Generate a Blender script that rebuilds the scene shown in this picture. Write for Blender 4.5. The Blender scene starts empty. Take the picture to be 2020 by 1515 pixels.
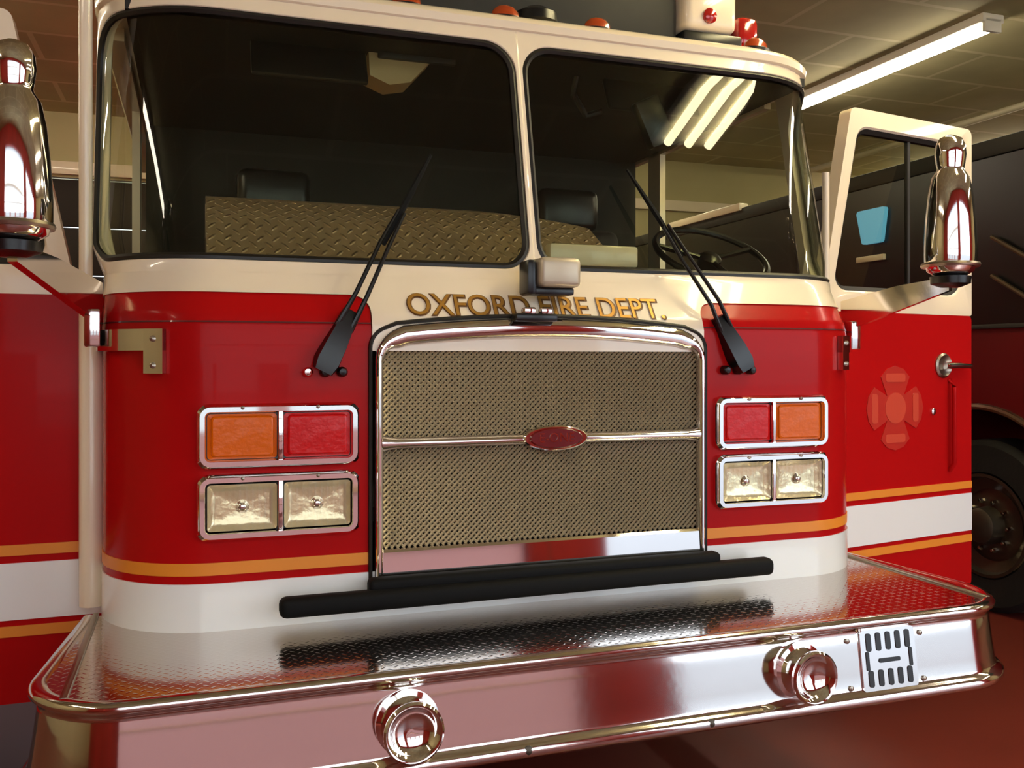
import bpy, bmesh, math, random
from math import sin, cos, pi, radians, sqrt, atan2
from mathutils import Vector, Matrix
random.seed(4)
SC = bpy.context.scene
COL = SC.collection

# ------------------------------------------------------------------ camera, sky, exposure
cam_d = bpy.data.cameras.new('camera')
cam = bpy.data.objects.new('camera', cam_d); COL.objects.link(cam)
cam.location = (-0.96, -2.45, 1.47)
cam.rotation_euler = (radians(90), 0, radians(-19.13))
cam_d.sensor_width = 36.0
cam_d.lens = 36.0 * 1800 / 2020
cam_d.shift_y = -50.5 / 2020
cam_d.clip_start = 0.02
SC.camera = cam
SC.view_settings.view_transform = 'Standard'
SC.view_settings.look = 'None'
SC.view_settings.gamma = 1.0
SC.view_settings.exposure = 0.2
SC.view_settings.use_curve_mapping = False

W = bpy.data.worlds.new('daylight'); SC.world = W; W.use_nodes = True
nt = W.node_tree; nt.nodes.clear()
wo = nt.nodes.new('ShaderNodeOutputWorld'); wb = nt.nodes.new('ShaderNodeBackground')
wb.inputs['Color'].default_value = (0.80, 0.90, 1.0, 1); wb.inputs['Strength'].default_value = 3.2
nt.links.new(wb.outputs[0], wo.inputs[0])

def sun():
    d = bpy.data.lights.new('sun', 'SUN'); d.energy = 4.0; d.angle = radians(8); d.color = (1, .95, .88)
    o = bpy.data.objects.new('sun', d); COL.objects.link(o)
    o.rotation_euler = (radians(38), radians(14), 0)
sun()

# ------------------------------------------------------------------ materials
def lin(c):
    return tuple(((v/255)/12.92 if v/255 <= .04045 else ((v/255+.055)/1.055)**2.4) for v in c)
def mat(name, col, rough=.5, metal=0, coat=0, noise=0, nscale=20, bump=0, spec=.5, emit=None, estr=0, alpha=None):
    m = bpy.data.materials.new(name); m.use_nodes = True
    t = m.node_tree; b = t.nodes['Principled BSDF']
    c = lin(col) + (1,)
    b.inputs['Base Color'].default_value = c
    b.inputs['Roughness'].default_value = rough
    b.inputs['Metallic'].default_value = metal
    b.inputs['Coat Weight'].default_value = coat
    b.inputs['Coat Roughness'].default_value = .04
    b.inputs['Specular IOR Level'].default_value = spec
    if noise or bump:
        tc = t.nodes.new('ShaderNodeTexCoord'); nz = t.nodes.new('ShaderNodeTexNoise')
        nz.inputs['Scale'].default_value = nscale; nz.inputs['Detail'].default_value = 4
        t.links.new(tc.outputs['Object'], nz.inputs['Vector'])
        if noise:
            mx = t.nodes.new('ShaderNodeMix'); mx.data_type = 'RGBA'
            mx.inputs[6].default_value = tuple(v*(1-noise) for v in c[:3]) + (1,)
            mx.inputs[7].default_value = tuple(min(1, v*(1+noise)) for v in c[:3]) + (1,)
            t.links.new(nz.outputs[0], mx.inputs[0]); t.links.new(mx.outputs[2], b.inputs['Base Color'])
        if bump:
            bp = t.nodes.new('ShaderNodeBump'); bp.inputs['Strength'].default_value = bump; bp.inputs['Distance'].default_value = .01
            t.links.new(nz.outputs[0], bp.inputs['Height']); t.links.new(bp.outputs[0], b.inputs['Normal'])
    if emit:
        b.inputs['Emission Color'].default_value = tuple(emit) + (1,); b.inputs['Emission Strength'].default_value = estr
    return m

def math_n(t, op, a, b=None, c=None):
    n = t.nodes.new('ShaderNodeMath'); n.operation = op
    for i, v in enumerate((a, b, c)):
        if v is None: continue
        if isinstance(v, (int, float)): n.inputs[i].default_value = v
        else: t.links.new(v, n.inputs[i])
    return n.outputs[0]

def diamond(name, col, rough, p, strength, metal=1.0):
    m = mat(name, col, rough, metal); t = m.node_tree; b = t.nodes['Principled BSDF']
    tc = t.nodes.new('ShaderNodeTexCoord'); sp = t.nodes.new('ShaderNodeSeparateXYZ')
    t.links.new(tc.outputs['Object'], sp.inputs[0])
    x, y = sp.outputs[0], sp.outputs[1]
    u = math_n(t, 'MULTIPLY', math_n(t, 'ADD', x, y), 1/p)
    v = math_n(t, 'MULTIPLY', math_n(t, 'SUBTRACT', x, y), 1/p)
    iu, iv = math_n(t, 'FLOOR', u), math_n(t, 'FLOOR', v)
    par = math_n(t, 'FLOORED_MODULO', math_n(t, 'ADD', iu, iv), 2.0)
    a = math_n(t, 'SUBTRACT', math_n(t, 'FRACT', u), .5); c = math_n(t, 'SUBTRACT', math_n(t, 'FRACT', v), .5)
    inv = math_n(t, 'SUBTRACT', 1.0, par)
    A = math_n(t, 'ADD', math_n(t, 'MULTIPLY', a, par), math_n(t, 'MULTIPLY', c, inv))
    B = math_n(t, 'ADD', math_n(t, 'MULTIPLY', c, par), math_n(t, 'MULTIPLY', a, inv))
    d = math_n(t, 'ADD', math_n(t, 'POWER', math_n(t, 'MULTIPLY', A, 1/.48), 2.0), math_n(t, 'POWER', math_n(t, 'MULTIPLY', B, 1/.17), 2.0))
    h = math_n(t, 'MAXIMUM', math_n(t, 'SUBTRACT', 1.0, d), 0.0)
    bp = t.nodes.new('ShaderNodeBump'); bp.inputs['Strength'].default_value = strength; bp.inputs['Distance'].default_value = .004 if strength < .5 else .012
    t.links.new(h, bp.inputs['Height']); t.links.new(bp.outputs[0], b.inputs['Normal'])
    return m

def glass(name, tint, rough=0.0, ior=1.5):
    m = bpy.data.materials.new(name); m.use_nodes = True; t = m.node_tree; t.nodes.clear()
    o = t.nodes.new('ShaderNodeOutputMaterial'); mx = t.nodes.new('ShaderNodeMixShader')
    tr = t.nodes.new('ShaderNodeBsdfTransparent'); gl = t.nodes.new('ShaderNodeBsdfGlossy'); fr = t.nodes.new('ShaderNodeFresnel')
    tr.inputs[0].default_value = tuple(tint) + (1,); gl.inputs['Roughness'].default_value = rough
    fr.inputs[0].default_value = ior
    ge = t.nodes.new('ShaderNodeNewGeometry'); front = math_n(t, 'SUBTRACT', 1.0, ge.outputs['Backfacing'])   # reflect on the outer face only
    t.links.new(math_n(t, 'MULTIPLY', fr.outputs[0], front), mx.inputs[0]); t.links.new(tr.outputs[0], mx.inputs[1]); t.links.new(gl.outputs[0], mx.inputs[2])
    t.links.new(mx.outputs[0], o.inputs[0])
    return m

def tiles(name, c1, c2, w, h, rough, mortar=.012):
    m = mat(name, c1, rough); t = m.node_tree; b = t.nodes['Principled BSDF']
    tc = t.nodes.new('ShaderNodeTexCoord'); br = t.nodes.new('ShaderNodeTexBrick')
    br.offset = 0.5; br.inputs['Scale'].default_value = 1.0
    br.inputs['Brick Width'].default_value = w; br.inputs['Row Height'].default_value = h
    br.inputs['Mortar Size'].default_value = mortar
    br.inputs['Color1'].default_value = lin(c1) + (1,); br.inputs['Color2'].default_value = tuple(v*.86 for v in lin(c1)) + (1,)
    br.inputs['Mortar'].default_value = lin(c2) + (1,)
    t.links.new(tc.outputs['Object'], br.inputs['Vector'])
    nz = t.nodes.new('ShaderNodeTexNoise'); nz.inputs['Scale'].default_value = 1.7; nz.inputs['Detail'].default_value = 5
    t.links.new(tc.outputs['Object'], nz.inputs['Vector'])
    mx = t.nodes.new('ShaderNodeMix'); mx.data_type = 'RGBA'; mx.blend_type = 'MULTIPLY'; mx.inputs[0].default_value = .45
    t.links.new(br.outputs[0], mx.inputs[6]); t.links.new(nz.outputs[0], mx.inputs[7])
    t.links.new(mx.outputs[2], b.inputs['Base Color'])
    return m

M = {}
M['red'] = mat('red_paint', (178, 17, 18), .24, 0, .06, noise=.05, nscale=3, spec=.07)
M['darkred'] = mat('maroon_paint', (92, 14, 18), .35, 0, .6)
M['cream'] = mat('cream_paint', (243, 226, 200), .3, 0, .6, noise=.03, nscale=8)
M['white'] = mat('white_paint', (243, 243, 240), .28, 0, .8)
M['orange'] = mat('gold_orange_tape', (232, 140, 42), .4)
M['chrome'] = mat('chrome', (236, 232, 230), .05, 1.0)
M['chrome_soft'] = mat('polished_steel', (222, 216, 212), .09, 1.0, bump=.05, nscale=5)
M['steel'] = mat('brushed_steel', (170, 160, 145), .3, 1.0)
M['screen'] = mat('grille_wire', (178, 166, 142), .42, .9)
M['deck'] = diamond('deck_plate', (205, 196, 188), .11, .028, .09)
M['dashplate'] = diamond('dash_plate', (204, 172, 140), .3, .045, 1.0, .5)
M['rubber'] = mat('black_rubber', (9, 9, 10), .7, spec=.2)
M['gasket'] = mat('window_rubber', (22, 18, 12), .5)
M['black'] = mat('black_plastic', (12, 12, 13), .3)
M['dark'] = mat('dark_interior', (30, 28, 24), .7, noise=.3, nscale=12)
M['darkgrey'] = mat('dark_grey_vinyl', (44, 42, 40), .6)
M['tan'] = mat('tan_vinyl', (206, 178, 130), .6)
M['glass'] = glass('tinted_glass', (.85, .87, .79))
M['clear'] = glass('clear_glass', (.97, .965, .94))
M['amber'] = mat('amber_lens', (224, 100, 6), .18, 0, .15, bump=.2, nscale=30, spec=.25)
M['redlens'] = mat('red_lens', (206, 18, 20), .18, 0, .15, bump=.2, nscale=30, spec=.25)
M['domered'] = mat('red_dome', (170, 20, 14), .15, 0, 1)
M['domeamber'] = mat('amber_marker', (168, 62, 20), .2, 0, 1)
M['lamp'] = mat('lamp_reflector', (244, 232, 196), .22, .55, .5, bump=.35, nscale=26)
M['gold'] = mat('gold_leaf', (190, 140, 62), .35, .5)
M['brown'] = mat('letter_shadow', (112, 74, 36), .5)
M['emblem'] = mat('emblem_red', (188, 44, 32), .3, 0, .8)
M['emblem2'] = mat('emblem_light_red', (206, 74, 52), .3, 0, .8)
M['badge'] = mat('badge_red', (104, 10, 14), .2, 0, 1)
M['blue'] = mat('blue_panel', (84, 150, 186), .3, emit=(.09, .30, .46), estr=.9)
M['floor'] = mat('red_floor', (112, 44, 34), .38, 0, 0, noise=.25, nscale=2.2, bump=.05)
M['wall'] = mat('tan_wall', (184, 172, 128), .8, noise=.12, nscale=2)
M['brick'] = tiles('red_wall', (200, 46, 42), (160, 60, 52), .4, .2, .6)
M['ceil'] = tiles('ceiling_tiles', (196, 186, 140), (218, 208, 164), 1.22, .61, .85, .02)
M['doorpaint'] = mat('translucent_door_panel', (186, 140, 136), .5)
_t = M['doorpaint'].node_tree; _b = _t.nodes['Principled BSDF']; _o = _t.nodes['Material Output']
_tl = _t.nodes.new('ShaderNodeBsdfTranslucent'); _tl.inputs[0].default_value = (.30, .16, .16, 1)  # translucency added so the door glows onto the cab front
_mx = _t.nodes.new('ShaderNodeMixShader'); _mx.inputs[0].default_value = .5
_t.links.new(_b.outputs[0], _mx.inputs[1]); _t.links.new(_tl.outputs[0], _mx.inputs[2]); _t.links.new(_mx.outputs[0], _o.inputs[0])
M['darkdoor'] = mat('dark_bay_door', (36, 26, 20), .7)
M['fill_panel'] = M['doorpaint'].copy(); M['fill_panel'].name = 'fill_light_panel'  # brighter copy for the added panels that pass daylight to the cab
for _n in M['fill_panel'].node_tree.nodes:
    if _n.type == 'BSDF_TRANSLUCENT': _n.inputs[0].default_value = (.80, .82, .82, 1)
    if _n.type == 'MIX_SHADER': _n.inputs[0].default_value = .92
M['lampbox'] = mat('lamp_housing_grey', (196, 182, 158), .35, .3)
M['pave'] = mat('driveway_concrete', (120, 124, 130), .9, noise=.1, nscale=3)
M['fixture'] = mat('fixture_white', (225, 220, 205), .5)
M['tube'] = mat('lit_diffuser', (255, 250, 235), .5, emit=(1, .87, .67), estr=30)
M['tubeb'] = mat('lit_tube', (255, 250, 235), .5, emit=(1, .86, .48), estr=30)
M['tyre'] = mat('tyre_rubber', (14, 13, 13), .8, bump=.3, nscale=40)
M['dullrim'] = mat('dull_wheel_steel', (88, 80, 70), .42, .8, bump=.4, nscale=9)
M['pipe'] = mat('pale_conduit', (190, 182, 150), .45)
M['greybox'] = mat('grey_steel_box', (112, 100, 98), .4, .6)

# ------------------------------------------------------------------ mesh helpers
POS = {}
class MB:
    def __init__(s): s.bm = bmesh.new()
    def pts(s, L): return [s.bm.verts.new(Vector(p)) for p in L]
    def face(s, vs):
        try: s.bm.faces.new(vs)
        except ValueError: pass
    def box(s, c, size, bev=.0, rot=None, seg=2):
        m = Matrix.Translation(Vector(c)) @ (rot.to_4x4() if rot else Matrix()) @ Matrix.Diagonal((size[0], size[1], size[2], 1))
        r = bmesh.ops.create_cube(s.bm, size=1.0, matrix=m)
        if bev:
            es = list({e for v in r['verts'] for e in v.link_edges})
            bmesh.ops.bevel(s.bm, geom=es, offset=bev, segments=seg, affect='EDGES', profile=.5)
        return s
    def b2(s, a, b, bev=0, seg=2):
        return s.box([(a[i]+b[i])/2 for i in range(3)], [abs(b[i]-a[i]) for i in range(3)], bev, None, seg)
    def rings(s, R, closed=True, cap0=False, cap1=False, loop=False):
        V = [s.pts(r) for r in R]; n = len(V[0])
        for k in range(len(V) - (0 if loop else 1)):
            a, b = V[k], V[(k+1) % len(V)]
            for i in range(n if closed else n-1):
                j = (i+1) % n
                s.face([a[i], a[j], b[j], b[i]])
        if cap0: s.face(V[0][::-1])
        if cap1: s.face(V[-1])
        return s
    def shell(s, O, I):
        R, C = len(O), len(O[0])
        a = [s.pts(r) for r in O]; b = [s.pts(r) for r in I]
        for i in range(R-1):
            for j in range(C-1):
                s.face([a[i][j], a[i][j+1], a[i+1][j+1], a[i+1][j]])
                s.face([b[i][j+1], b[i][j], b[i+1][j], b[i+1][j+1]])
        for j in range(C-1):
            s.face([a[0][j+1], a[0][j], b[0][j], b[0][j+1]]); s.face([a[-1][j], a[-1][j+1], b[-1][j+1], b[-1][j]])
        for i in range(R-1):
            s.face([a[i][0], a[i+1][0], b[i+1][0], b[i][0]]); s.face([a[i+1][-1], a[i][-1], b[i][-1], b[i+1][-1]])
        return s
    def tube(s, path, r, n=10, caps=True, flat=1.0):
        path = [Vector(p) for p in path]; rr = r if isinstance(r, (list, tuple)) else [r]*len(path)
        R = []; up0 = Vector((0, 0, 1))
        for i, p in enumerate(path):
            d = (path[min(i+1, len(path)-1)] - path[max(i-1, 0)]).normalized()
            u = up0 if abs(d.dot(up0)) < .95 else Vector((0, 1, 0))
            a = d.cross(u).normalized(); b = a.cross(d).normalized()
            R.append([p + a*cos(2*pi*k/n)*rr[i] + b*sin(2*pi*k/n)*rr[i]*flat for k in range(n)])
        return s.rings(R, True, caps, caps)
    def lathe(s, prof, o, axis=(0, 0, 1), n=32, caps=(True, True)):
        ax = Vector(axis).normalized(); u = Vector((0, 0, 1)) if abs(ax.z) < .9 else Vector((1, 0, 0))
        a = ax.cross(u).normalized(); b = ax.cross(a); o = Vector(o)
        R = [[o + ax*h + (a*cos(2*pi*k/n) + b*sin(2*pi*k/n))*r for k in range(n)] for r, h in prof]
        return s.rings(R, True, *caps)
    def prism(s, poly, f, d0, d1):
        return s.rings([[f(a, b, d0) for a, b in poly], [f(a, b, d1) for a, b in poly]], True, True, True)
    def xf(s, m):
        bmesh.ops.transform(s.bm, matrix=m, verts=s.bm.verts); return s
    def build(s, name, material, parent=None, label=None, smooth=40):
        bmesh.ops.remove_doubles(s.bm, verts=s.bm.verts, dist=1e-5)
        bmesh.ops.recalc_face_normals(s.bm, faces=s.bm.faces)
        co = [v.co for v in s.bm.verts]
        c = Vector([(min(v[i] for v in co) + max(v[i] for v in co))/2 for i in range(3)])
        if not parent: c.z = min(v.z for v in co)
        bmesh.ops.translate(s.bm, vec=-c, verts=s.bm.verts)
        me = bpy.data.meshes.new(name); s.bm.to_mesh(me); s.bm.free()
        me.materials.append(M[material])
        if smooth:
            me.shade_smooth(); me.set_sharp_from_angle(angle=radians(smooth))
        o = bpy.data.objects.new(name, me); COL.objects.link(o)
        POS[o] = c
        if parent: o.parent = parent; o.location = c - POS[parent]
        else: o.location = c
        if label: o['label'] = label
        return o

def thing(name, label, cat, loc=(0, 0, 0), group=None):
    o = bpy.data.objects.new(name, None); COL.objects.link(o); o.location = loc; POS[o] = Vector(loc)
    o.empty_display_size = .2
    o['label'] = label; o['category'] = cat
    if group: o['group'] = group
    return o
def tag(o, label, cat, group=None):
    o['label'] = label; o['category'] = cat
    if group: o['group'] = group
    return o
def struct(o): o['kind'] = 'structure'; return o

def rpoly(corners, radii, nc=8, ns=1):
    """rounded polygon, counter-clockwise, the same point count for any input of equal corners"""
    n = len(corners); P = [Vector((c[0], c[1])) for c in corners]; A = []
    for i in range(n):
        p, a, b = P[i], P[i-1], P[(i+1) % n]
        d1 = (a-p).normalized(); d2 = (b-p).normalized(); ang = d1.angle(d2)
        r = max(radii[i], 1e-4); L = r/math.tan(ang/2)
        ce = p + (d1+d2).normalized()*(r/sin(ang/2))
        s, e = p + d1*L, p + d2*L
        a0 = atan2(*(s-ce).yx); a1 = atan2(*(e-ce).yx)
        dd = (a1-a0+pi) % (2*pi) - pi
        A.append([(ce.x + r*cos(a0+dd*k/nc), ce.y + r*sin(a0+dd*k/nc)) for k in range(nc+1)])
    out = []
    for i in range(n):
        out += A[i]
        a, b = A[i][-1], A[(i+1) % n][0]
        out += [(a[0]+(b[0]-a[0])*k/ns, a[1]+(b[1]-a[1])*k/ns) for k in range(1, ns)]
    return out
def rrect(x0, x1, z0, z1, r, nc=8, ns=1):
    r = r if isinstance(r, (list, tuple)) else [r]*4
    return rpoly([(x0, z0), (x1, z0), (x1, z1), (x0, z1)], r, nc, ns)
def mix(A, B, k): return [(a[0]+(b[0]-a[0])*k, a[1]+(b[1]-a[1])*k) for a, b in zip(A, B)]

def text_mesh(body, size, width, T, name, material, parent, depth=.002, offset=0.0, resol=4):
    cu = bpy.data.curves.new(name, 'FONT'); cu.body = body; cu.size = size; cu.extrude = depth; cu.offset = offset
    cu.align_x = 'CENTER'; cu.align_y = 'CENTER'; cu.resolution_u = resol
    t = bpy.data.objects.new(name + '_source', cu); COL.objects.link(t)
    bpy.context.view_layer.update()
    dg = bpy.context.evaluated_depsgraph_get()
    me = bpy.data.meshes.new_from_object(t.evaluated_get(dg))
    bpy.data.objects.remove(t); bpy.data.curves.remove(cu)
    xs = [v.co.x for v in me.vertices]; k = width/(max(xs)-min(xs)); bm = bmesh.new(); bm.from_mesh(me); bpy.data.meshes.remove(me)
    bmesh.ops.remove_doubles(bm, verts=bm.verts, dist=1e-6)
    left = set(bm.verts); isl = []
    while left:
        st = [left.pop()]; isl.append(list(st))
        while st:
            for e in st.pop().link_edges:
                for v in e.verts:
                    if v in left: left.discard(v); st.append(v); isl[-1].append(v)
    isl.sort(key=lambda L: min(v.co.x for v in L))
    n = 0; out = []
    for w in body.split():                                   # each word a piece of its own
        keep = {v for L in isl[n:n+len(w)] for v in L}; n += len(w); b = MB(); vm = {v: b.bm.verts.new(T(v.co.x*k, v.co.y, v.co.z)) for v in keep}
        for f_ in bm.faces:
            if f_.verts[0] in keep: b.face([vm[v] for v in f_.verts])
        out.append(b.build(name, material, parent, smooth=0))
    bm.free(); return out

# ------------------------------------------------------------------ the bay: floor, walls, ceiling, doors
CZ = 3.75
XL, XR, YF, YB = -5.0, 8.2, -3.65, 6.9
struct(MB().b2((XL-.2, YF-.2, -.1), (XR+.2, YB+.2, 0)).build('floor', 'floor'))
struct(MB().b2((XL-.2, YF-.2, CZ), (XR+.2, YB+.2, CZ+.15)).build('ceiling', 'ceil'))
struct(MB().b2((XL-.2, YF, 0), (XL, YB, CZ)).build('wall_left', 'wall'))
struct(MB().b2((XR, YF, 0), (XR+.2, YB, CZ)).build('wall_right', 'wall'))
b = MB(); b.b2((XL-.2, YB, 3.15), (XR+.2, YB+.2, CZ)); b.b2((XL-.2, YB, 0), (-4.3, YB+.2, 3.15)); b.b2((1.6, YB, 0), (XR+.2, YB+.2, 3.15))
struct(b.build('wall_back', 'wall'))
b = MB()
for k in range(7): b.b2((-4.3, YB+.04, k*.45), (1.6, YB+.1, k*.45+.44), .01)
struct(b.build('door_3', 'darkdoor'))
struct(MB().b2((-4.5, YB-.05, 3.17), (XR-.3, YB, 3.29), .008).build('trim_1', 'cream'))
b = MB()
b.b2((XL-.2, YF-.2, 0), (-2.2, YF, CZ)); b.b2((1.25, YF-.2, 0), (1.84, YF, 3.3)); b.b2((5.7, YF-.2, 0), (XR+.2, YF, CZ)); b.b2((-2.2, YF-.2, 3.3), (5.7, YF, CZ))
struct(b.build('wall_front', 'brick'))
# closed sectional door behind the camera, with a row of windows
b = MB()
def panel(x0, x1, z0, z1):
    V = b.pts([(x0, YF-.11, z0), (x1, YF-.11, z0), (x1, YF-.11, z1), (x0, YF-.11, z1)]); b.face(V)
for z0, z1 in ((0, .58), (.60, 1.0)): panel(-2.2, 1.25, z0, z1)
for k in range(5): panel(-2.2 + k*.8125, -2.0 + k*.8125, 1.0, 1.5)
struct(b.build('door_1', 'doorpaint'))
b = MB()
for z0, z1 in ((1.5, 2.1), (2.12, 2.7), (2.72, 3.3)): panel(-2.2, 1.25, z0, z1)  # upper panels added as a soft daylight source for the cab's left side
struct(b.build('window_5', 'fill_panel'))
b = MB()
for z in (.59, 2.11, 2.71): b.b2((-2.2, YF-.13, z-.02), (1.25, YF-.07, z+.02), .005)
struct(b.build('trim_2', 'cream'))
for k in range(4):
    x = -2.0 + k*.8125
    struct(MB().b2((x, YF-.115, 1.0), (x+.6125, YF-.105, 1.5)).build('window_%d' % (k+1), 'clear'))
struct(MB().b2((-40, -40, -.12), (45, YF-.2, -.02)).build('ground', 'pave'))

# ------------------------------------------------------------------ ceiling lights
def strip_light(x, y0, y1, label, w=.12, lit=True, group='strip lights on the ceiling'):
    t = thing('ceiling_light', label, 'light', (x, (y0+y1)/2, CZ), group)
    b = MB(); b.b2((x-w/2-.03, y0, CZ-.06), (x+w/2+.03, y1, CZ-.001), .008); b.build('housing', 'fixture', t)
    R = []
    for y in (y0+.02, y1-.02):
        R.append([(x + w/2*cos(a), y, CZ-.058 - .055*sin(a)) for a in [pi*k/12 for k in range(13)]])
    b = MB(); b.rings(R, True, True, True); b.build('diffuser', 'tube' if lit else 'fixture', t)
    for y in (y0, y1-.03): MB().b2((x-w/2-.01, y, CZ-.122), (x+w/2+.01, y+.03, CZ-.03), .006).build('end_cap', 'fixture', t)
    return t
strip_light(4.02, 2.2, 4.35, 'lit white strip light on the ceiling right of the truck roof')
strip_light(4.02, -1.6, .6, 'lit strip light over the next bay, nearer its front door')
strip_light(6.2, -2.6, -.3, 'added unseen strip light by the right wall, nearer the bay door')  # added out of view to brighten the right wall
strip_light(6.2, .3, 2.5, 'added unseen strip light by the right wall, over the parked engine')  # second added strip out of view, also for the right wall
strip_light(-3.2, 2.2, 4.4, 'lit strip light over the floor left of the truck')
strip_light(-3.6, -2.4, -.2, 'lit strip light at the front left of the bay')
strip_light(-.2, 4.6, 6.6, 'added unseen strip light behind the cab, over the rear body')  # added where the truck hides it, to lift the back ceiling
strip_light(-4.3, 3.9, 6.3, 'added unseen strip light along the left wall toward the back')  # added off to the side to brighten the left ceiling
strip_light(7.3, 4.6, 6.6, 'added unseen strip light in the far corner beyond the parked engine')  # added out of sight to brighten the back right of the room
strip_light(2.6, 5.0, 6.6, 'added unseen strip light near the back wall, behind the engine')  # added where the cab hides it, to light the back wall
t = thing('ceiling_light', 'three tube ceiling light mirrored as yellow stripes in the windshield', 'light', (1.88, -.3, CZ))
MB().b2((1.66, -1.6, CZ-.05), (2.10, .9, CZ-.001), .01).build('housing', 'fixture', t)
for k in range(3):
    x = 1.74 + k*.14
    MB().tube([(x, -1.55, CZ-.075), (x, .85, CZ-.075)], .026, 10).build('tube', 'tubeb', t)
tag(MB().tube([(5.93, 3.0, CZ-.05), (5.93, 6.8, CZ-.05)], .032, 10).build('conduit', 'pipe'), 'thin pale conduit along the ceiling above the open right door', 'pipe')

# ------------------------------------------------------------------ the fire engine
FE = thing('fire_engine', 'red and cream fire engine facing the viewer with both cab doors open', 'fire engine', (0, 0, 0))
CW, CR, FL = 1.2, .3, .9
ARC = CR*pi/2
def setback(z):
    K = [(0, 0), (1.555, 0), (1.59, .012), (1.72, .10), (1.76, .115), (2.46, .272), (2.56, .30), (9, .30)]
    for (a, s), (c, d) in zip(K, K[1:]):
        if z <= c: return s + (d-s)*(z-a)/(c-a)
def F(t, z, off=0.0):
    a = abs(t); sg = 1 if t >= 0 else -1; s = setback(z); dw = .034*max(0, min(1, (z-1.70)/.09))
    if a <= FL: x, y, nx, ny = a, s, 0, -1
    elif a <= FL+ARC:
        p = (a-FL)/CR; x, y = FL + (CR+dw)*sin(p), s + CR*(1-cos(p)); nx, ny = sin(p), -cos(p)
    else: x, y, nx, ny = CW + dw, s + CR + a-FL-ARC, 1, 0
    return Vector((sg*(x + nx*off), y + ny*off, z))
def lins(a, b, n): return [a + (b-a)*k/n for k in range(n+1)]
TE = FL + ARC            # 1.371 end of the corner
def tl(a, b): return [v for v in lins(a, b, max(2, int(abs(b-a)/.04)))]
def sheet(mb, ts, zs, o0, o1):
    return mb.shell([[F(t, z, o0) for t in ts] for z in zs], [[F(t, z, o1) for t in ts] for z in zs])

# red front skin, left and right of the grille, rounded at the upper inner corner, running round to the door openings
def tin(z):
    r = .05; zz = max(0, min(r, z-(1.644-r))); return .512 + r - sqrt(max(0, r*r-zz*zz))
for sg in (-1, 1):
    O, I = [], []
    for z in [.44, .775, .895] + lins(.95, 1.55, 6) + lins(1.575, 1.644, 10):
        t0 = tin(z); ts = [t0 + (TE + .14 - t0)*k/30 for k in range(31)]
        O.append([F(sg*t, z) for t in ts]); I.append([F(sg*t, z, -.03) for t in ts])
    MB().shell(O, I).build('front_panel', 'red', FE)
b = MB(); sheet(b, tl(-TE-.14, TE+.14), [.735, .80, .895], .004, 0.0)
b.build('white_band', 'white', FE, 'white band round the cab front above the bumper')
for sg in (-1, 1):
    b = MB(); sheet(b, [sg*t for t in tl(.512, TE+.14)], [.916, .948], .003, 0.0); b.build('pinstripe', 'orange', FE)
    b = MB(); sheet(b, [sg*t for t in tl(.512, TE+.14)], [1.563, 1.567], .002, 0.0); b.build('panel_seam', 'darkred', FE)
# cream belt below the windshield with the centre panel reaching down to the grille
b = MB(); sheet(b, tl(-TE-.14, TE+.14), [1.644, 1.655, 1.67, 1.685, 1.701], .005, -.03)
O, I = [], []
for z in [1.49, 1.555, 1.575] + lins(1.59, 1.644, 8):
    w = tin(z) - .002; O.append([F(t, z, .005) for t in lins(-w, w, 24)]); I.append([F(t, z, -.03) for t in lins(-w, w, 24)])
b.shell(O, I); b.build('belt_panel', 'cream', FE)

# lettering
def letter_T(dx, zc, off):
    def T(x, y, z):
        zz = zc + y; p = F(x+dx, zz, off + z + .005); return p
    return T
text_mesh('OXFORD FIRE DEPT.', .088, .79, letter_T(-.013, 1.618, .0045), 'lettering', 'gold', FE, .001)
text_mesh('OXFORD FIRE DEPT.', .088, .80, letter_T(-.010, 1.616, .0012), 'lettering_outline', 'brown', FE, .0008, .0028)

# windshield frame and panes
ZB, ZT = 1.735, 2.465
wf = MB()
for sg in (-1, 1):
    nc, ns = 8, 26
    if sg < 0: op = rrect(-1.352, -.011, ZB, ZT, [.12, .085, .10, .17], nc, ns); ou = rrect(-TE-.03, 0, 1.70, 2.53, 1e-4, nc, ns)
    else: op = rrect(.011, 1.352, ZB, ZT, [.085, .12, .17, .10], nc, ns); ou = rrect(0, TE+.03, 1.70, 2.53, 1e-4, nc, ns)
    R = []
    for k in (0, .25, .5, .75, .96): R.append([F(t, z, .005) for t, z in mix(ou, op, k)])
    R.append([F(t, z, .002) for t, z in op])
    R.append([F(t, z, -.035) for t, z in op]); R.append([F(t, z, -.035) for t, z in ou])
    wf.rings(R, True, loop=True)
wf.build('windshield_frame', 'cream', FE)
for sg in (-1, 1):
    nc, ns = 8, 26
    if sg < 0: op = rrect(-1.351, -.012, ZB+.001, ZT-.001, [.12, .085, .10, .17], nc, ns); ins = rrect(-1.334, -.030, ZB+.018, ZT-.018, [.105, .07, .085, .155], nc, ns)
    else: op = rrect(.012, 1.351, ZB+.001, ZT-.001, [.085, .12, .17, .10], nc, ns); ins = rrect(.030, 1.334, ZB+.018, ZT-.018, [.07, .105, .155, .085], nc, ns)
    b = MB(); a0, a1 = (-1.366, -.008) if sg < 0 else (.008, 1.366)
    sheet(b, tl(a0, a1), lins(ZB-.01, ZT+.01, 18), -.012, -.017)
    w = b.build('windshield', 'glass', FE)
    b = MB()
    b.rings([[F(t, z, .001) for t, z in op], [F(t, z, .004) for t, z in mix(op, ins, .5)], [F(t, z, -.004) for t, z in ins], [F(t, z, -.011) for t, z in ins], [F(t, z, -.011) for t, z in op]], True, loop=True)
    b.build('rubber_gasket', 'gasket', w)

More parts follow.
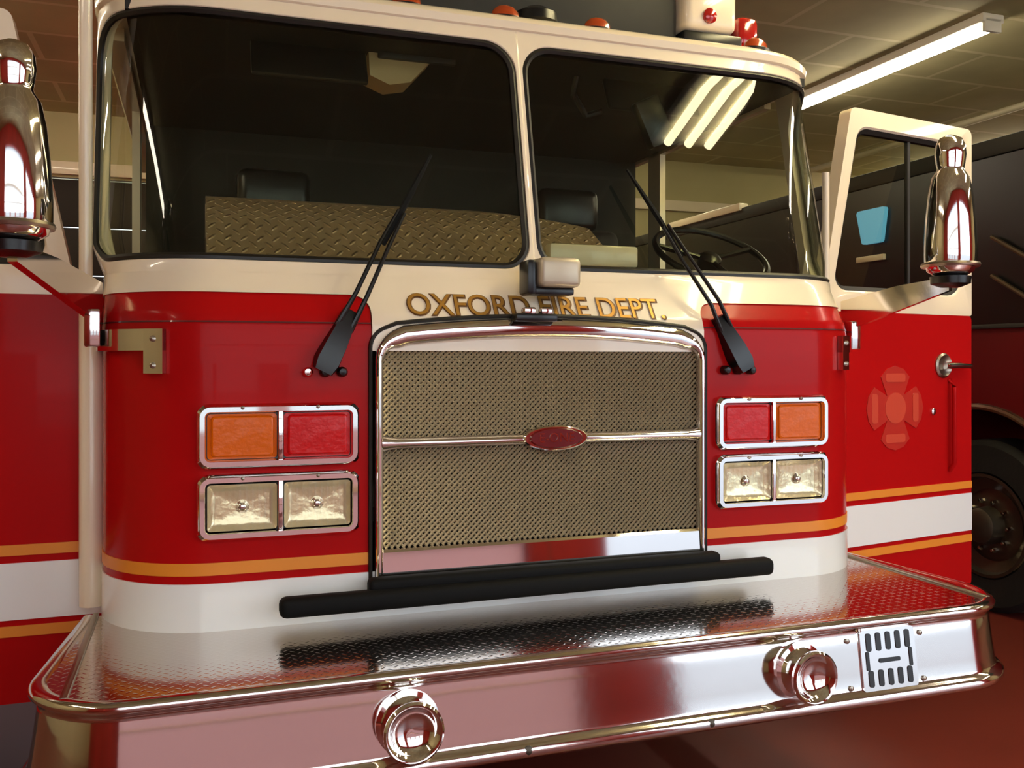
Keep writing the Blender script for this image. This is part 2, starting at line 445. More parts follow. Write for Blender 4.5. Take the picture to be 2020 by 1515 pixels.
# roof
def rloop(s, inset, z, yb=3.0):
    L = []
    for t in lins(-TE, TE, 60):
        a = abs(t); sg = 1 if t >= 0 else -1; r = CR
        if a <= FL: x, y = a, s
        else: p = (a-FL)/CR; x, y = FL + (CR+.034)*sin(p), s + CR*(1-cos(p))
        L.append((sg*x*(1-inset/CW), y + inset, z))
    L.append((CW+.034-inset, yb-inset, z)); L.append((-CW-.034+inset, yb-inset, z))
    return L
b = MB()
b.rings([rloop(.30, -.004, 2.50), rloop(.285, -.012, 2.512), rloop(.285, -.014, 2.535), rloop(.29, -.006, 2.552), rloop(.30, .03, 2.574), rloop(.31, .09, 2.588), rloop(.32, .25, 2.60)], True, True, True)
b.build('roof', 'cream', FE)
# cab sides behind the doors, sills, rear cab wall, floor
b = MB()
for sg in (-1, 1):
    x0, x1 = sorted((sg*1.17, sg*1.2))
    b.b2((x0, 1.5, .44), (x1, 3.0, 1.646)); b.b2((x0, .46, .44), (x1, 1.5, .56)); 
b.b2((-1.17, 2.97, .44), (1.17, 3.0, 1.65)); b.build('cab_side', 'red', FE)
for sg in (-1, 1):
    b = MB(); x0, x1 = sorted((sg*1.17, sg*1.2))
    b.b2((x0, 1.5, 1.646), (x1, 1.62, 2.51)); b.b2((x0, 2.85, 1.646), (x1, 3.0, 2.51)); b.b2((x0, .64, 2.46), (x1, 3.0, 2.505)); b.b2((x0, 1.62, 1.646), (x1, 2.85, 1.74))
    b.build('cab_upper_side', 'cream', FE)
b = MB(); b.b2((-.88, .05, 1.02), (.88, .34, 1.06)); b.b2((-1.17, .34, 1.02), (1.17, 2.95, 1.06)); b.build('cab_floor', 'darkgrey', FE)
b = MB(); b.b2((-1.16, 1.74, 1.06), (1.16, 1.80, 2.49)); b.build('cab_partition', 'dark', FE)
b = MB(); b.b2((-1.15, .36, 2.465), (1.15, 2.9, 2.495)); b.build('headliner', 'dark', FE)
for sg in (-1, 1):
    b = MB(); x = sg*1.236
    b.tube([(x, .37, .775), (x, .37, 1.60), (x, .37, 1.66)], [.034, .034, .020], 14); b.build('door_post', 'cream', FE)
    b = MB(); x = sg*1.252; b.tube([(x, .37, 1.55), (x, .37, 2.55 if sg < 0 else 2.16)], .018 if sg < 0 else .013, 12); b.build('pillar_rail', 'cream', FE)
    b = MB(); b.b2((sg*1.20-.012, .36, .95), (sg*1.20+.012, .46, 1.60)); b.build('hinge', 'steel', FE)

# rear body, chassis and wheels
b = MB(); b.b2((-1.22, 3.12, .62), (1.22, 6.3, 2.72), .04); b.build('rear_body', 'red', FE)
b = MB(); b.b2((-.5, .1, .44), (.5, 6.2, .66)); b.build('chassis', 'black', FE)
def wheel(x, y, sg, parent, R=.5, w=.28, rim='chrome_soft'):
    b = MB(); prof = [(R*.60, -w/2), (R*.93, -w/2), (R, -w/2+.04), (R, w/2-.04), (R*.93, w/2), (R*.62, w/2), (R*.58, w/2-.03), (R*.58, -w/2+.03), (R*.60, -w/2)]
    b.lathe(prof, (x, y, R), (sg, 0, 0), 48, (False, False)); tw = b.build('wheel', 'tyre', parent)
    b = MB(); h = w/2
    b.lathe([(R*.585, h-.01), (R*.60, h+.006), (R*.565, h+.008), (R*.54, h-.03), (R*.42, h-.06), (R*.36, h-.045), (R*.22, h-.04), (R*.20, h+.04), (R*.15, h+.06), (.001, h+.065)], (x, y, R), (sg, 0, 0), 48, (False, False)); b.build('rim', rim, tw)
    for k in range(10):
        a = 2*pi*k/10; b = MB()
        b.lathe([(.016, h-.05), (.016, h-.015), (.009, h-.005)], (x, y + R*.29*cos(a), R + R*.29*sin(a)), (sg, 0, 0), 6); b.build('lug_nut', 'chrome', tw)
for y in (2.25, 5.0):
    for sg in (-1, 1): wheel(sg*1.06, y, sg, FE)

# bumper
BW, BR, BY = 1.28, .20, -.45
def BP(t, off, z):
    fl = BW-BR; a = abs(t); sg = 1 if t >= 0 else -1; arc = BR*pi/2
    if a <= fl: x, y, nx, ny = a, BY, 0, -1
    elif a <= fl+arc: p = (a-fl)/BR; x, y = fl + BR*sin(p), BY + BR*(1-cos(p)); nx, ny = sin(p), -cos(p)
    else: x, y, nx, ny = BW - (a-fl-arc)*.10, BY + BR + a-fl-arc, 1, 0
    return Vector((sg*(x + nx*off), y + ny*off, z))
TB = BW-BR + BR*pi/2 + .5
prof = [(-.03, .766), (-.012, .776), (0, .779), (.012, .777), (.020, .769), (.020, .760), (.012, .752), (.003, .746), (.001, .737), (.002, .733), (.0066, .70), (.0115, .665), (.0164, .63), (.021, .598), (.023, .590), (.034, .584), (.043, .575), (.043, .562), (.036, .553), (.018, .548), (-.03, .548)]
tsb = lins(-TB, -(BW-BR)-.32, 6) + lins(-(BW-BR)-.30, -(BW-BR), 14) + lins(-(BW-BR)+.1, BW-BR-.1, 12) + lins(BW-BR, BW-BR+.30, 14) + lins(BW-BR+.32, TB, 6)
b = MB(); b.rings([[BP(t, o, z) for o, z in prof] for t in tsb], True, True, True)
bump = b.build('bumper', 'chrome_soft', FE, 'polished chrome bumper', smooth=50)
b = MB()
poly = [BP(t, -.012, 0) for t in tsb]; poly = [(p.x, p.y) for p in poly]
b.prism(poly, lambda x, y, z: Vector((x, y, z)), .755, .773)
deck = b.build('bumper_deck', 'deck', FE, 'diamond plate deck of the bumper', smooth=0)
for sg in (-1, 1): MB().b2((sg*1.215-.008, -.40, .772), (sg*1.215+.008, .26, .780), .003).build('deck_strip', 'steel', deck)
# air horns through the bumper face
for sg in (-1, 1):
    c = (sg*.516, BY-.012, .662); ax = (0, -1, .03)
    b = MB(); b.lathe([(.072, -.01), (.072, .006), (.062, .010), (.062, .052), (.067, .060), (.067, .068), (.062, .073), (.057, .071), (.050, .058), (.036, .046), (.018, .040), (.001, .038)], c, ax, 40, (True, False))
    h = b.build('horn', 'chrome', bump)
for x in (-.24, .24): MB().lathe([(.012, 0), (.012, .006), (.006, .010)], BP(x, .034, .571), (0, -1, .1), 10).build('bolt', 'dullrim', bump)
# siren speaker louver
b = MB()
def fx(x, z, o): return Vector((x, BY - (.002 + (.733-z)*.14) - o, z))
x0, x1, z0, z1 = .722, .878, .597, .735
b.prism(rrect(x0-.012, x1+.012, z0-.012, z1+.008, .012, 4), fx, .001, .006); b.build('speaker_plate', 'chrome', bump)
b = MB()
for k in range(5):
    x = x0 + .006 + k*.032
    b.prism(rrect(x, x+.016, .688, .735, .006, 3), fx, .005, .008); b.prism(rrect(x, x+.016, .597, .64, .006, 3), fx, .005, .008)
for x in (x0+.002, x1-.012): b.prism(rrect(x, x+.010, .64, .688, .003, 3), fx, .005, .008)
b.prism(rrect(.765, .835, .657, .668, .004, 3), fx, .005, .008); b.build('speaker_slots', 'black', bump)
for x in (x0-.05, x1+.035):
    for z in (.60, .72): MB().lathe([(.007, 0), (.007, .004), (.003, .006)], fx(x, z, .0), (0, -1, .1), 10).build('bolt', 'steel', bump)
# black rubber covered bar above the deck
b = MB(); b.box((-.03, -.075, .838), (1.46, .055, .052), .018, None, 3); b.box((.0, -.05, .866), (1.06, .05, .046), .014, None, 3)
rb = b.build('rubber_bar', 'rubber', FE, 'long black rubber bar over the deck')
for x in (-.45, .45): MB().b2((x-.012, -.06, .835), (x+.012, .0, .85)).build('bar_bracket', 'black', rb)

# grille
GH = .505
def arch(x, top, sag): return top - sag*(x/GH)**2
def sweep(mb, path, ws, ds, y, n=12):
    R = []
    for i, (x, z) in enumerate(path):
        a = path[max(0, i-1)]; c = path[min(len(path)-1, i+1)]
        d = Vector((c[0]-a[0], c[1]-a[1])).normalized(); nn = Vector((-d.y, d.x))
        R.append([Vector((x + nn.x*ws[i]*cos(2*pi*k/n), y - ds[i]*sin(2*pi*k/n), z + nn.y*ws[i]*cos(2*pi*k/n))) for k in range(n)])
    return mb.rings(R, True, True, True)
def grille_path(h, top, sag, r, z0):
    P = [(-h, z0), (-h, 1.0), (-h, 1.3)]
    zc = arch(h, top, sag)
    P += [(-h + r*(1-cos(a)), zc - r + r*sin(a)) for a in lins(0, pi/2*.85, 8)]
    P += [(x, arch(x, top, sag)) for x in lins(-h+r*1.2, h-r*1.2, 24)]
    P += [(h - r*(1-cos(a)), zc - r + r*sin(a)) for a in lins(pi/2*.85, 0, 8)]
    P += [(h, 1.3), (h, 1.0), (h, z0)]
    return P
P = grille_path(GH-.012, 1.556, .034, .06, .87)
ws = [.012 + .016*max(0, min(1, (GH-.012-abs(x))/.05)) for x, z in P]
b = MB(); sweep(b, P, ws, [.022]*len(P), -.008, 14)
gr = b.build('grille', 'chrome', FE, 'chrome framed grille')
P2 = grille_path(GH+.010, 1.592, .034, .06, .87); b = MB(); sweep(b, P2, [.006]*len(P2), [.008]*len(P2), -.003, 8); b.build('grille_seal', 'gasket', gr)
b = MB(); b.rings([[Vector((x, y, z)) for y, z in ((0, .868), (-.0235, .868), (-.0245, .873), (-.0205, .947), (-.015, .954), (0, .955))] for x in (-.487, .487)], True, True, True); b.build('kick_plate', 'chrome', gr, smooth=12)
b = MB()
R = []
for x in lins(-.487, .487, 40):
    w = .015 + .007*max(0, (abs(x)-.44)/.047)
    R.append([Vector((x, -.006 - .022*cos(a) , 1.240 + w*sin(a))) for a in lins(-pi/2, pi/2, 8)] )
b.rings(R, True, True, True); b.build('crossbar', 'chrome', gr)
MB().b2((-.49, .012, .94), (.49, .02, 1.545)).build('radiator_panel', 'dark', gr)
def wires(z0, z1, x0, x1, p=.016, r=.0038):
    mb = MB(); H = z1-z0; L = x1-x0
    for sgn in (1, -1):
        k = -H
        while k < L:
            # line x = k + s, z = s (s from 0 to H), clipped to the opening
            a, c = max(0, -k), min(H, L-k)
            if c-a > .004:
                pts = []
                for s_ in (a, c):
                    zz = z0 + (s_ if sgn > 0 else H-s_); pts.append(Vector((x0 + k + s_, 0, zz)))
                d = (pts[1]-pts[0]).normalized(); n_ = Vector((-d.z, 0, d.x))*r; yo = -.001*sgn
                mb.rings([[q + n_ + Vector((0, yo, 0)), q + Vector((0, yo-r, 0)), q - n_ + Vector((0, yo, 0)), q + Vector((0, yo+r, 0))] for q in pts], True)
            k += p
    return mb
wires(.955, 1.232, -.485, .485).build('mesh_screen', 'screen', gr, smooth=0)
wires(1.248, 1.54, -.485, .485).build('mesh_screen', 'screen', gr, smooth=0)
# oval badge
def oval(mb, a, c, y0, y1, z=1.243, x=.012, in_=0): return mb.rings([[Vector((x + (a-i)*cos(k), y, z + (c-i)*sin(k))) for k in lins(0, 2*pi*(1-1/40), 39)] for y, i in ((y0, 0), (y1+.004, 0), (y1, .004))], True, True, True)
b = MB(); oval(b, .098, .036, -.01, -.034); b.build('badge_rim', 'chrome', gr)
b = MB(); oval(b, .082, .030, -.02, -.038); b.build('badge', 'badge', gr)
text_mesh('E-ONE', .038, .105, lambda x, y, z: Vector((x+.012, -.0385-z, 1.2435+y)), 'badge_lettering', 'chrome', gr, .001)
# hood latch on top of the grille
b = MB(); b.box((-.055, -.035, 1.585), (.125, .05, .022), .006); b.build('hood_latch', 'black', FE)
b = MB(); b.box((-.075, -.042, 1.604), (.035, .035, .02), .006); b.box((-.025, -.042, 1.604), (.035, .035, .02), .006); b.build('latch_clip', 'chrome', FE)

# signal lights and headlights
def lamp_unit(sg, z0, z1, kind):
    xa, xb = (.545, .958) if sg > 0 else (-.958, -.545)
    f = lambda x, z, o: Vector((x, -o, z))
    ou = rrect(xa, xb, z0, z1, .032, 6); i1 = rrect(xa+.008, xb-.008, z0+.008, z1-.008, .026, 6); i2 = rrect(xa+.020, xb-.020, z0+.020, z1-.020, .014, 6); i3 = rrect(xa+.024, xb-.024, z0+.024, z1-.024, .01, 6)
    b = MB(); b.rings([[f(x, z, o) for x, z in L] for L, o in ((ou, -.005), (ou, .016), (i1, .026), (i2, .026), (i3, .016), (i3, -.004))], True, True, True)
    xm = (xa+xb)/2; b.b2((xm-.007, -.024, z0+.02), (xm+.007, 0, z1-.02), .003)
    h = b.build('signal_light' if kind == 'signal' else 'headlight', 'chrome', FE)
    for side in (0, 1):
        l0, l1 = (xa+.026, xm-.009) if side == 0 else (xm+.009, xb-.026)
        outer = (side == 0) == (sg < 0)
        mname = ('amber' if outer else 'redlens') if kind == 'signal' else 'lamp'
        a0 = rrect(l0, l1, z0+.026, z1-.026, .008, 4); a1 = rrect(l0+.014, l1-.014, z0+.036, z1-.036, .008, 4)
        if kind == 'signal':
            b = MB(); b.rings([[f(x, z, o) for x, z in L] for L, o in ((a0, .002), (a0, .012), (mix(a0, a1, .6), .014), (mix(a0, a1, .75), .020), (a1, .0215))], True, True, True)
            b.build('amber_lens' if outer else 'red_lens', mname, h, 'amber lens' if outer else 'red lens', smooth=8)
        else:
            c0 = rrect(l0+.020, l1-.020, z0+.046, z1-.046, .012, 4)
            b = MB(); b.rings([[f(x, z, o) for x, z in L] for L, o in ((a0, .017), (mix(a0, c0, .35), .010), (mix(a0, c0, .7), .005), (c0, .003), (mix(c0, [((l0+l1)/2, (z0+z1)/2)]*len(c0), .9), .0025))], True, False, True)
            b.build('reflector', 'lamp', h, smooth=60)
            b = MB(); b.lathe([(.017, 0), (.017, .004), (.012, .009), (.010, .012), (.005, .014), (.001, .0145)], ((l0+l1)/2, -.002, (z0+z1)/2), (0, -1, 0), 20); b.build('bulb_shield', 'chrome', h)
            R = []
            n_ = 44
            for k in range(n_+1):
                x = l0 + (l1-l0)*k/n_; y = -.0205 - (.0012 if k % 4 == 0 else 0)
                R.append([Vector((x, -.0185, z0+.027)), Vector((x, y, z0+.027)), Vector((x, y, z1-.027)), Vector((x, -.0185, z1-.027))])
            b = MB(); b.rings(R, True, True, True); b.build('headlight_lens', 'clear', h, 'clear fluted lens', smooth=0)
        b = MB(); b.b2((l0-.004, -.0012, z0+.02), (l1+.004, .003, z1-.02)); b.build('lamp_back', 'black', h)
        for cx in ((l0+l1)/2,): MB().lathe([(.005, 0), (.005, .004), (.002, .006)], (cx, -.026, z1-.010), (0, -1, 0), 8).build('screw', 'steel', h)
for sg in (-1, 1):
    lamp_unit(sg, 1.187, 1.354, 'signal'); lamp_unit(sg, 1.004, 1.174, 'headlight')

# spotlight box below the windshield divider
b = MB(); b.box((.018, -.01, 1.715), (.125, .10, .085), .016, None, 3); bx = b.build('spot_lamp', 'lampbox', FE, 'small grey box lamp under the windshield divider')
b = MB(); b.box((-.062, .0, 1.70), (.03, .08, .10), .01); b.box((.0, .005, 1.662), (.14, .07, .022), .006); b.build('lamp_bracket', 'black', bx)
# wipers
for sg in (-1, 1):
    b = MB()
    pv = Vector((sg*.632, -.012, 1.462)); kn = Vector((sg*.468, .060, 1.785)); tp = Vector((sg*.315, .135, 2.06))
    d = (kn-pv).normalized(); side = d.cross(Vector((0, -1, 0))).normalized()*.019
    R = []
    for k, w_, h_ in ((-.03, .028, .012), (0, .036, .022), (.05, .034, .026), (.13, .026, .018), (.155, .022, .012)):
        c = pv + d*k + Vector((0, -.016, 0)); s2 = side.normalized()
        R.append([c + s2*w_ + Vector((0, h_, 0)), c + s2*w_*.8 - Vector((0, h_*.7, 0)), c - s2*w_*.8 - Vector((0, h_*.7, 0)), c - s2*w_ + Vector((0, h_, 0))])
    b.rings(R, True, True, True)
    wp = b.build('wiper', 'black', FE, 'black double armed windshield wiper')
    for q in (-1, 1):
        b = MB(); mid = pv + (kn-pv)*.55 + Vector((0, -.045, 0))
        b.tube([pv + d*.10 + side*q*1.0 + Vector((0, -.02, 0)), mid + side*q*.8, kn + side*q*.7 + Vector((0, -.02, 0)), kn + (tp-kn)*.35 + side*q*.5 + Vector((0, -.022, 0))], [.008, .0065, .006, .005], 8); b.build('wiper_arm', 'black', wp)
    b = MB(); a = kn + (tp-kn)*.0; b.tube([a + Vector((0, -.006, 0)), kn + (tp-kn)*.5 + Vector((0, -.012, 0)), tp + Vector((0, -.006, 0))], [.006, .010, .005], 6); b.build('wiper_blade', 'rubber', wp)
    for k in range(3):
        MB().lathe([(.014, 0), (.014, .02), (.009, .028), (.001, .03)], pv + Vector((-.05 + k*.045, .012, -.028)), (0, -1, 0), 12).build('pivot_nut', 'chrome' if k == 0 and sg < 0 else 'black', wp)

# side mirrors with arms
for sg in (-1, 1):
    hx, hy = sg*1.353, -.12
    b = MB()
    b.lathe([(.001, 1.735), (.050, 1.738), (.074, 1.752), (.084, 1.785), (.084, 1.83), (.079, 1.92), (.071, 2.0), (.060, 2.055), (.046, 2.075), (.043, 2.085), (.046, 2.10), (.050, 2.13), (.047, 2.16), (.036, 2.182), (.014, 2.193), (.001, 2.194)], (hx, hy, 0), (0, 0, 1), 36, (False, False))
    for v in b.bm.verts: v.co.x = hx + (v.co.x-hx)*1.0; v.co.y = hy + (v.co.y-hy)*.9
    mr = b.build('side_mirror', 'chrome', FE, 'chrome bullet shaped side mirror', smooth=50)
    MB().lathe([(.087, 1.765), (.090, 1.772), (.087, 1.779)], (hx, hy, 0), (0, 0, 1), 32).build('mirror_band', 'steel', mr)
    b = MB(); b.lathe([(.030, 1.70), (.06, 1.712), (.062, 1.735), (.02, 1.742)], (hx, hy, 0), (0, 0, 1), 24); b.build('mirror_foot', 'black', mr)
    # tapered arm plate
    pl = [(0, 1.555), (0, 1.668), (.45, 1.80), (.7, 1.78), (1, 1.725), (1, 1.675)]
    A = Vector((sg*1.205, .22, 0)); B = Vector((hx, hy, 0)); nd = (B-A).normalized(); ns_ = Vector((-nd.y, nd.x, 0))
    pl = [(0, 1.560), (0, 1.672), (.55, 1.715), (1, 1.735), (1, 1.690)]
    b = MB(); b.prism(pl, lambda u, z, o: A + (B-A)*u + ns_*o + Vector((0, 0, z)), -.012, .012); b.build('mirror_arm', 'chrome_soft', mr)
    # bracket wrapped round the cab corner
    b = MB(); sheet(b, [sg*t for t in tl(1.035, 1.42)], [1.490, 1.545], .018, .001); sheet(b, [sg*t for t in tl(1.035, 1.085)], [1.432, 1.545], .020, .001)
    br = b.build('mirror_bracket', 'chrome_soft', FE)
    for z in (1.452, 1.52): MB().lathe([(.008, 0), (.008, .005), (.003, .008)], F(sg*1.06, z, .019), (0, -1, 0), 8).build('bolt', 'steel', br)
    b = MB(); b.b2((sg*1.215-.02, .16, 1.50), (sg*1.215+.02, .24, 1.60), .006); b.build('arm_socket', 'chrome_soft', br)

# open cab doors
def door(sg, ang):
    o = Vector((sg*1.205, .455, 0)); u = Vector((sg*cos(ang), sin(ang), 0)); n = Vector((sg*sin(ang)*1.0, -cos(ang), 0))
    f = lambda s_, z, d: o + u*s_ + n*d + Vector((0, 0, z))
    b = MB(); b.prism(rrect(0.0, .99, .50, 1.652, .02, 4), f, -.03, .025)
    D = b.build('cab_door', 'red', FE, 'open red cab door with window')
    ou = rpoly([(.075, 1.652), (.99, 1.652), (.99, 2.45), (.246, 2.45)], [.01, .01, .03, .03], 6, 4)
    op = rpoly([(.145, 1.735), (.925, 1.735), (.925, 2.375), (.287, 2.375)], [.06, .09, .06, .07], 6, 4)
    b = MB(); b.rings([[f(s_, z, d) for s_, z in L] for L, d in ((ou, .026), (mix(ou, op, .9), .028), (op, .02), (op, -.02), (ou, -.03))], True, loop=True); b.build('door_frame', 'cream', D)
    op2 = rpoly([(.162, 1.752), (.908, 1.752), (.908, 2.358), (.298, 2.358)], [.045, .075, .045, .055], 6, 4)
    b = MB(); b.rings([[f(s_, z, d) for s_, z in L] for L, d in ((op, .021), (op2, .012), (op2, -.012), (op, -.019))], True, loop=True); b.build('window_seal', 'gasket', D)
    b = MB(); b.rings([[f(s_, z, d) for s_, z in op2] for d in (.003, -.003)], True, True, True); b.build('door_window', 'glass', D, smooth=0)
    b = MB(); b.prism(rrect(.60, .615, 1.75, 2.36, .002, 2), f, -.008, .008); b.build('window_divider', 'darkgrey', D)
    b = MB(); b.prism(rrect(.001, .989, .735, .895, .004, 2), f, .024, .028); b.build('white_band', 'white', D)
    for z in (.916, .688): 
        b = MB(); b.prism(rrect(.001, .989, z, z+.030, .002, 2), f, .024, .028); b.build('pinstripe', 'orange', D)
    # handle
    b = MB(); c = f(.80, 1.44, .025); b.lathe([(.052, 0), (.052, .006), (.044, .012), (.030, .004), (.001, .002)], c, n, 28, (True, False)); b.build('handle_cup', 'steel', D)
    b = MB(); b.tube([f(.80, 1.44, .035), f(.87, 1.44, .05), f(.955, 1.437, .046)], [.016, .013, .010], 10); b.build('door_handle', 'chrome', D)
    b = MB(); b.lathe([(.014, 0), (.014, .006), (.010, .009)], f(.735, 1.25, .025), n, 16); b.build('door_lock', 'chrome', D)
    b = MB(); b.tube([f(.84, 1.0, .028), f(.84, 1.03, .05), f(.84, 1.35, .05), f(.84, 1.38, .028)], .010, 10); b.build('reflection_bar', 'red', D)  # red bar shaped in for the upright reflected streak on the door
    # maltese cross emblem
    cz, cs, R_ = 1.27, .50, .165
    pts = []
    for q in range(4):
        a0 = pi/2*q
        for da, r in ((-.60, R_*.92), (-.3, R_*1.0), (0, R_*1.03), (.3, R_*1.0), (.60, R_*.92), (pi/4, R_*.42)):
            pts.append((cs + r*cos(a0+da), cz + r*sin(a0+da)))
    b = MB(); b.prism(pts, f, .0245, .028); em = b.build('emblem', 'emblem', D, 'red maltese cross emblem', smooth=0)
    b = MB(); b.prism([(cs + .062*cos(a), cz + .062*sin(a)) for a in lins(0, 2*pi*31/32, 31)], f, .0275, .0295)
    for q in range(4):
        a = pi/2*q; cx_, cz_ = cs + R_*.74*cos(a), cz + R_*.74*sin(a)
        L, H = (.058, .017) if q % 2 else (.017, .058)
        b.prism(rrect(cx_-L, cx_+L, cz_-H, cz_+H, .01, 3), f, .0275, .0295)
    b.build('emblem_ornament', 'emblem2', D, smooth=0)
    b = MB(); b.b2((0, 0, 0), (.02, .02, .02)); b.bm.free()
    return D
door(1, radians(10)); door(-1, radians(0))

# inside the cab
b = MB(); b.rings([[Vector((x, y, z)) for x in lins(-1.0, 1.0, 8)] for y, z in ((.17, 1.62), (.17, 1.728), (.24, 1.745), (.5, 1.74), (.52, 1.5))], False)
b.build('dashboard', 'darkgrey', FE)
b = MB(); R = []
for y, z in ((.20, 1.745), (.27, 1.775), (.40, 1.86), (.52, 1.935), (.60, 1.955), (.72, 1.95), (.76, 1.75), (.5, 1.70)):
    R.append([Vector((x, y, z + (.03 if z > 1.84 else 0) - (.06 if z > 1.8 else 0)*max(0, (x+.1)/.6)**2)) for x in lins(-.93, .36, 24)])
b.rings(R, False); b.build('engine_cover', 'dashplate', FE, 'patterned metal cover behind the windshield')
b = MB(); b.box((.25, .25, 1.80), (.31, .05, .07), .01); b.build('map_tray', 'cream', FE)
sw = MB(); c = Vector((.88, .56, 1.86)); ax = Vector((0, -.55, .83)).normalized()
u_ = Vector((1, 0, 0)); v_ = ax.cross(u_)
R = [[c + (u_*cos(a)+v_*sin(a))*(.215 + .013*cos(q)) + ax*.013*sin(q) for q in lins(0, 2*pi*7/8, 7)] for a in lins(0, 2*pi*39/40, 39)]
sw.rings(R, True, loop=True)
for a in (.3, pi-.3, -pi/2): sw.tube([c - ax*.02, c + (u_*cos(a)+v_*sin(a))*.21], .011, 8)
sw.lathe([(.045, -.04), (.045, .0), (.03, .012)], c - ax*.01, ax, 20)
sw.tube([c - ax*.03, c + Vector((0, .04, -.42))], .03, 10)
sw.build('steering_wheel', 'black', FE)
for x in (-.65, .68):
    b = MB(); b.box((x, 1.2, 1.42), (.5, .5, .14), .05, None, 3); b.box((x, 1.46, 1.76), (.5, .14, .62), .05, Matrix.Rotation(radians(-8), 3, 'X'), 3); s_ = b.build('seat', 'darkgrey', FE)
    b = MB(); b.box((x, 1.5, 2.16), (.3, .1, .2), .04, None, 3); b.build('headrest', 'black', s_)
    b = MB(); b.b2((x-.2, 1.0, 1.06), (x+.2, 1.4, 1.36)); b.build('seat_base', 'dark', s_)
b = MB(); b.prism([(-.41, 2.49), (-.405, 2.39), (-.34, 2.365), (-.27, 2.38), (-.17, 2.49)], lambda x, z, o: Vector((x-.02, o, z)), .50, .62); ob = b.build('overhead_box', 'tan', FE)
MB().box((-.27, .495, 2.462), (.26, .02, .03), .004).build('box_lip', 'darkgrey', ob)
for x in (-.62, .58):
    b = MB(); b.box((x, .47, 2.40), (.36, .02, .13), .008, Matrix.Rotation(radians(-25), 3, 'X')); b.build('sun_visor', 'black', FE)
b = MB(); b.tube([(.30, .5, 2.46), (.30, .52, 2.40), (.36, .55, 2.34), (.42, .55, 2.36)], .012, 8); b.box((.56, .42, 2.30), (.10, .05, .17), .01, Matrix.Rotation(radians(-25), 3, 'Y')); b.build('camera_monitor', 'black', FE)

# roof lights
for x in (-1.0, -.33, .0, .33, .985):
    b = MB(); y, z = .385 + (.04 if abs(x) > .9 else 0), 2.574 + (.02 if abs(x) > .9 else 0)
    b.lathe([(.058, 0), (.058, .012), (.048, .016)], (x, y, z), (0, 0, 1), 20)
    for v in b.bm.verts: v.co.y = y + (v.co.y-y)*.6
    ml = b.build('marker_light', 'black', FE)
    b = MB(); b.lathe([(.050, .012), (.046, .03), (.033, .045), (.014, .053), (.001, .054)], (x, y, z), (0, 0, 1), 20, (True, False))
    for v in b.bm.verts: v.co.y = y + (v.co.y-y)*.6
    b.build('marker_lens', 'domeamber', ml)
b = MB(); b.box((0, .72, 2.73), (1.46, .36, .20), .03, None, 3); lb = b.build('light_bar', 'dark', FE, 'dark roof light bar with cream ends')
for sg in (-1, 1):
    MB().box((sg*.85, .69, 2.775), (.22, .38, .18), .03, None, 3).build('bar_end', 'cream', lb)
    MB().box((sg*.86, .69, 2.652), (.25, .36, .06), .01).build('bar_base', 'black', lb)
    b = MB(); b.lathe([(.028, 0), (.028, .01), (.02, .018), (.001, .02)], (sg*.835, .50, 2.735), (0, -1, 0), 20); b.build('flasher_lens', 'domered', lb)
    b = MB(); b.box((sg*1.015, .62, 2.70), (.10, .22, .13), .03, None, 3); b.build('beacon_lens', 'domered', lb)
    MB().b2((sg*.5-.05, .6, 2.59), (sg*.5+.05, .8, 2.64)).build('bar_foot', 'black', lb)
    MB().b2((sg*1.0-.05, .56, 2.585), (sg*1.0+.05, .72, 2.61)).build('bar_foot', 'black', lb)
b = MB(); b.lathe([(.05, 0), (.075, .02), (.07, .05), (.03, .07)], (.15, .50, 2.61), (0, -.1, 1), 20); b.build('roof_horn', 'black', FE)

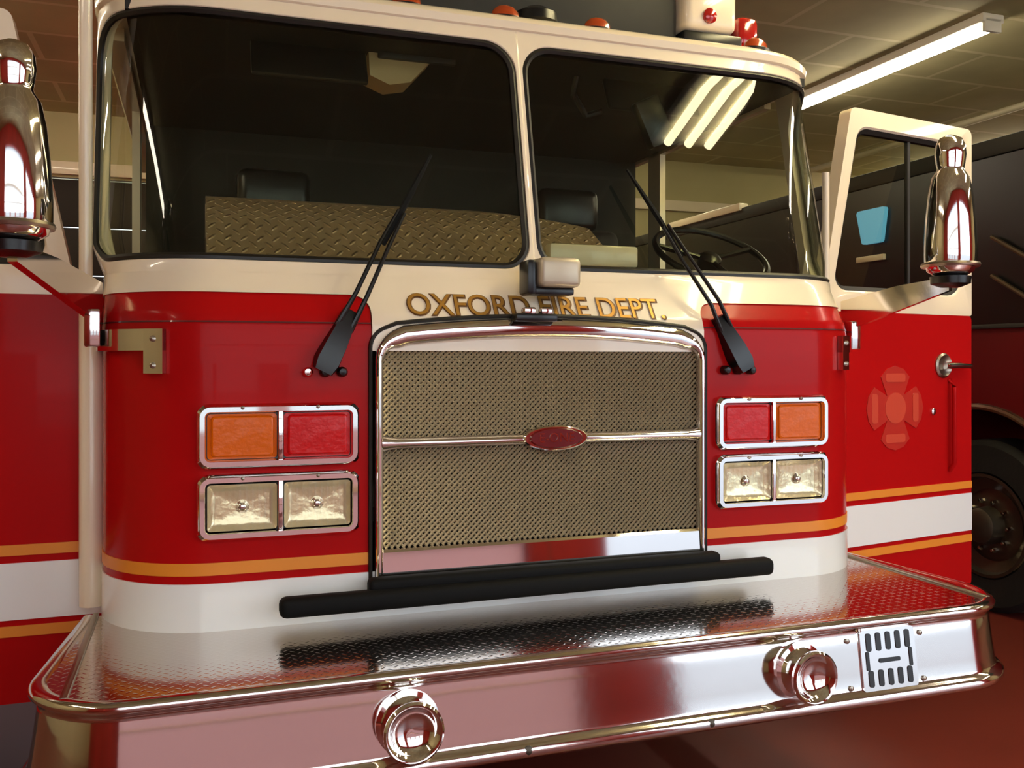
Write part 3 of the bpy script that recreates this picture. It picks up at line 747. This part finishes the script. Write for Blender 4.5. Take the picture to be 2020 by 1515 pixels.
# ------------------------------------------------------------------ the engine in the next bay
NX = 3.34
N = thing('fire_engine', 'dark maroon engine parked in the next bay behind the open right door', 'fire engine', (NX+1.2, 2.5, 0))
f = lambda y, z, o: Vector((NX+o, y, z))
wy, wr = 1.66, .67
pts = [(-.6, .5), (wy-wr, .5)] + [(wy - wr*cos(a), .52 + wr*sin(a)) for a in lins(.05, pi-.05, 24)] + [(wy+wr, .5), (6.2, .5), (6.2, 1.66), (-.6, 1.66)]
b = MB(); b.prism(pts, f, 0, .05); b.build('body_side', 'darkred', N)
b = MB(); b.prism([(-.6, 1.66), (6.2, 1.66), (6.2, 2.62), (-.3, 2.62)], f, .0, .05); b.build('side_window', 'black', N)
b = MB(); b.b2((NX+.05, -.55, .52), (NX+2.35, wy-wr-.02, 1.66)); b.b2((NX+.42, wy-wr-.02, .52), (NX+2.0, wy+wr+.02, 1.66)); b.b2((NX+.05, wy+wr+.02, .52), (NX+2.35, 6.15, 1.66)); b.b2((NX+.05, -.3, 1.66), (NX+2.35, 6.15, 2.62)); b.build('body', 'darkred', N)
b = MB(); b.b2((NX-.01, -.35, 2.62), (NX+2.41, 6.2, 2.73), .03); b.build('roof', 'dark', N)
MB().b2((NX-.03, 4.1, 2.70), (NX+.06, 5.3, 2.765), .01).build('roof_edge_highlight', 'cream', N)  # cream strip painted in for the lit streak along the roof edge
R = [[Vector((NX-.012 + .022*cos(q), wy - (wr+.02*sin(q))*cos(a), .52 + (wr+.02*sin(q))*sin(a))) for q in lins(0, 2*pi*7/8, 7)] for a in lins(0, pi, 30)]
b = MB(); b.rings(R, True, True, True); b.build('wheel_arch_trim', 'steel', N)
for x in (NX+.17, NX+2.2):
    wheel(x, wy, -1 if x < NX+1 else 1, N, rim='dullrim')
    wheel(x, 4.9, -1 if x < NX+1 else 1, N, rim='dullrim')
MB().b2((NX-.02, -.6, 1.64), (NX+.0, 6.2, 1.665), .004).build('belt_trim', 'darkgrey', N)
for k in range(2):
    MB().tube([(NX-.03, 1.25+.0*k, 1.98-.22*k), (NX-.03, 1.55, 2.16-.22*k)], .014, 8).build('grab_handle', 'steel', N)
b = MB(); b.prism(rpoly([(2.44, 2.24), (2.62, 2.24), (2.68, 2.47), (2.40, 2.47)], [.02]*4, 4), f, -.03, .0); b.build('blue_panel', 'blue', N, 'blue glowing panel')  # blue panel with a faint glow of its own
MB().b2((NX-.03, 2.42, 2.12), (NX, 2.68, 2.16), .006).build('name_strip', 'cream', N)

# ------------------------------------------------------------------ under the left door
t = thing('storage_box', 'grey steel box on the floor under the open left door', 'box', (-1.75, 1.1, 0))
MB().b2((-2.2, .8, 0), (-1.36, 1.4, .42), .01).build('box_body', 'greybox', t)
MB().b2((-2.21, .79, .42), (-1.35, 1.41, .46), .01).build('lid', 'greybox', t)
for x in (-1.375,): MB().b2((x-.02, .785, .02), (x+.02, .80, .42), .003).build('corner_strip', 'tan', t)
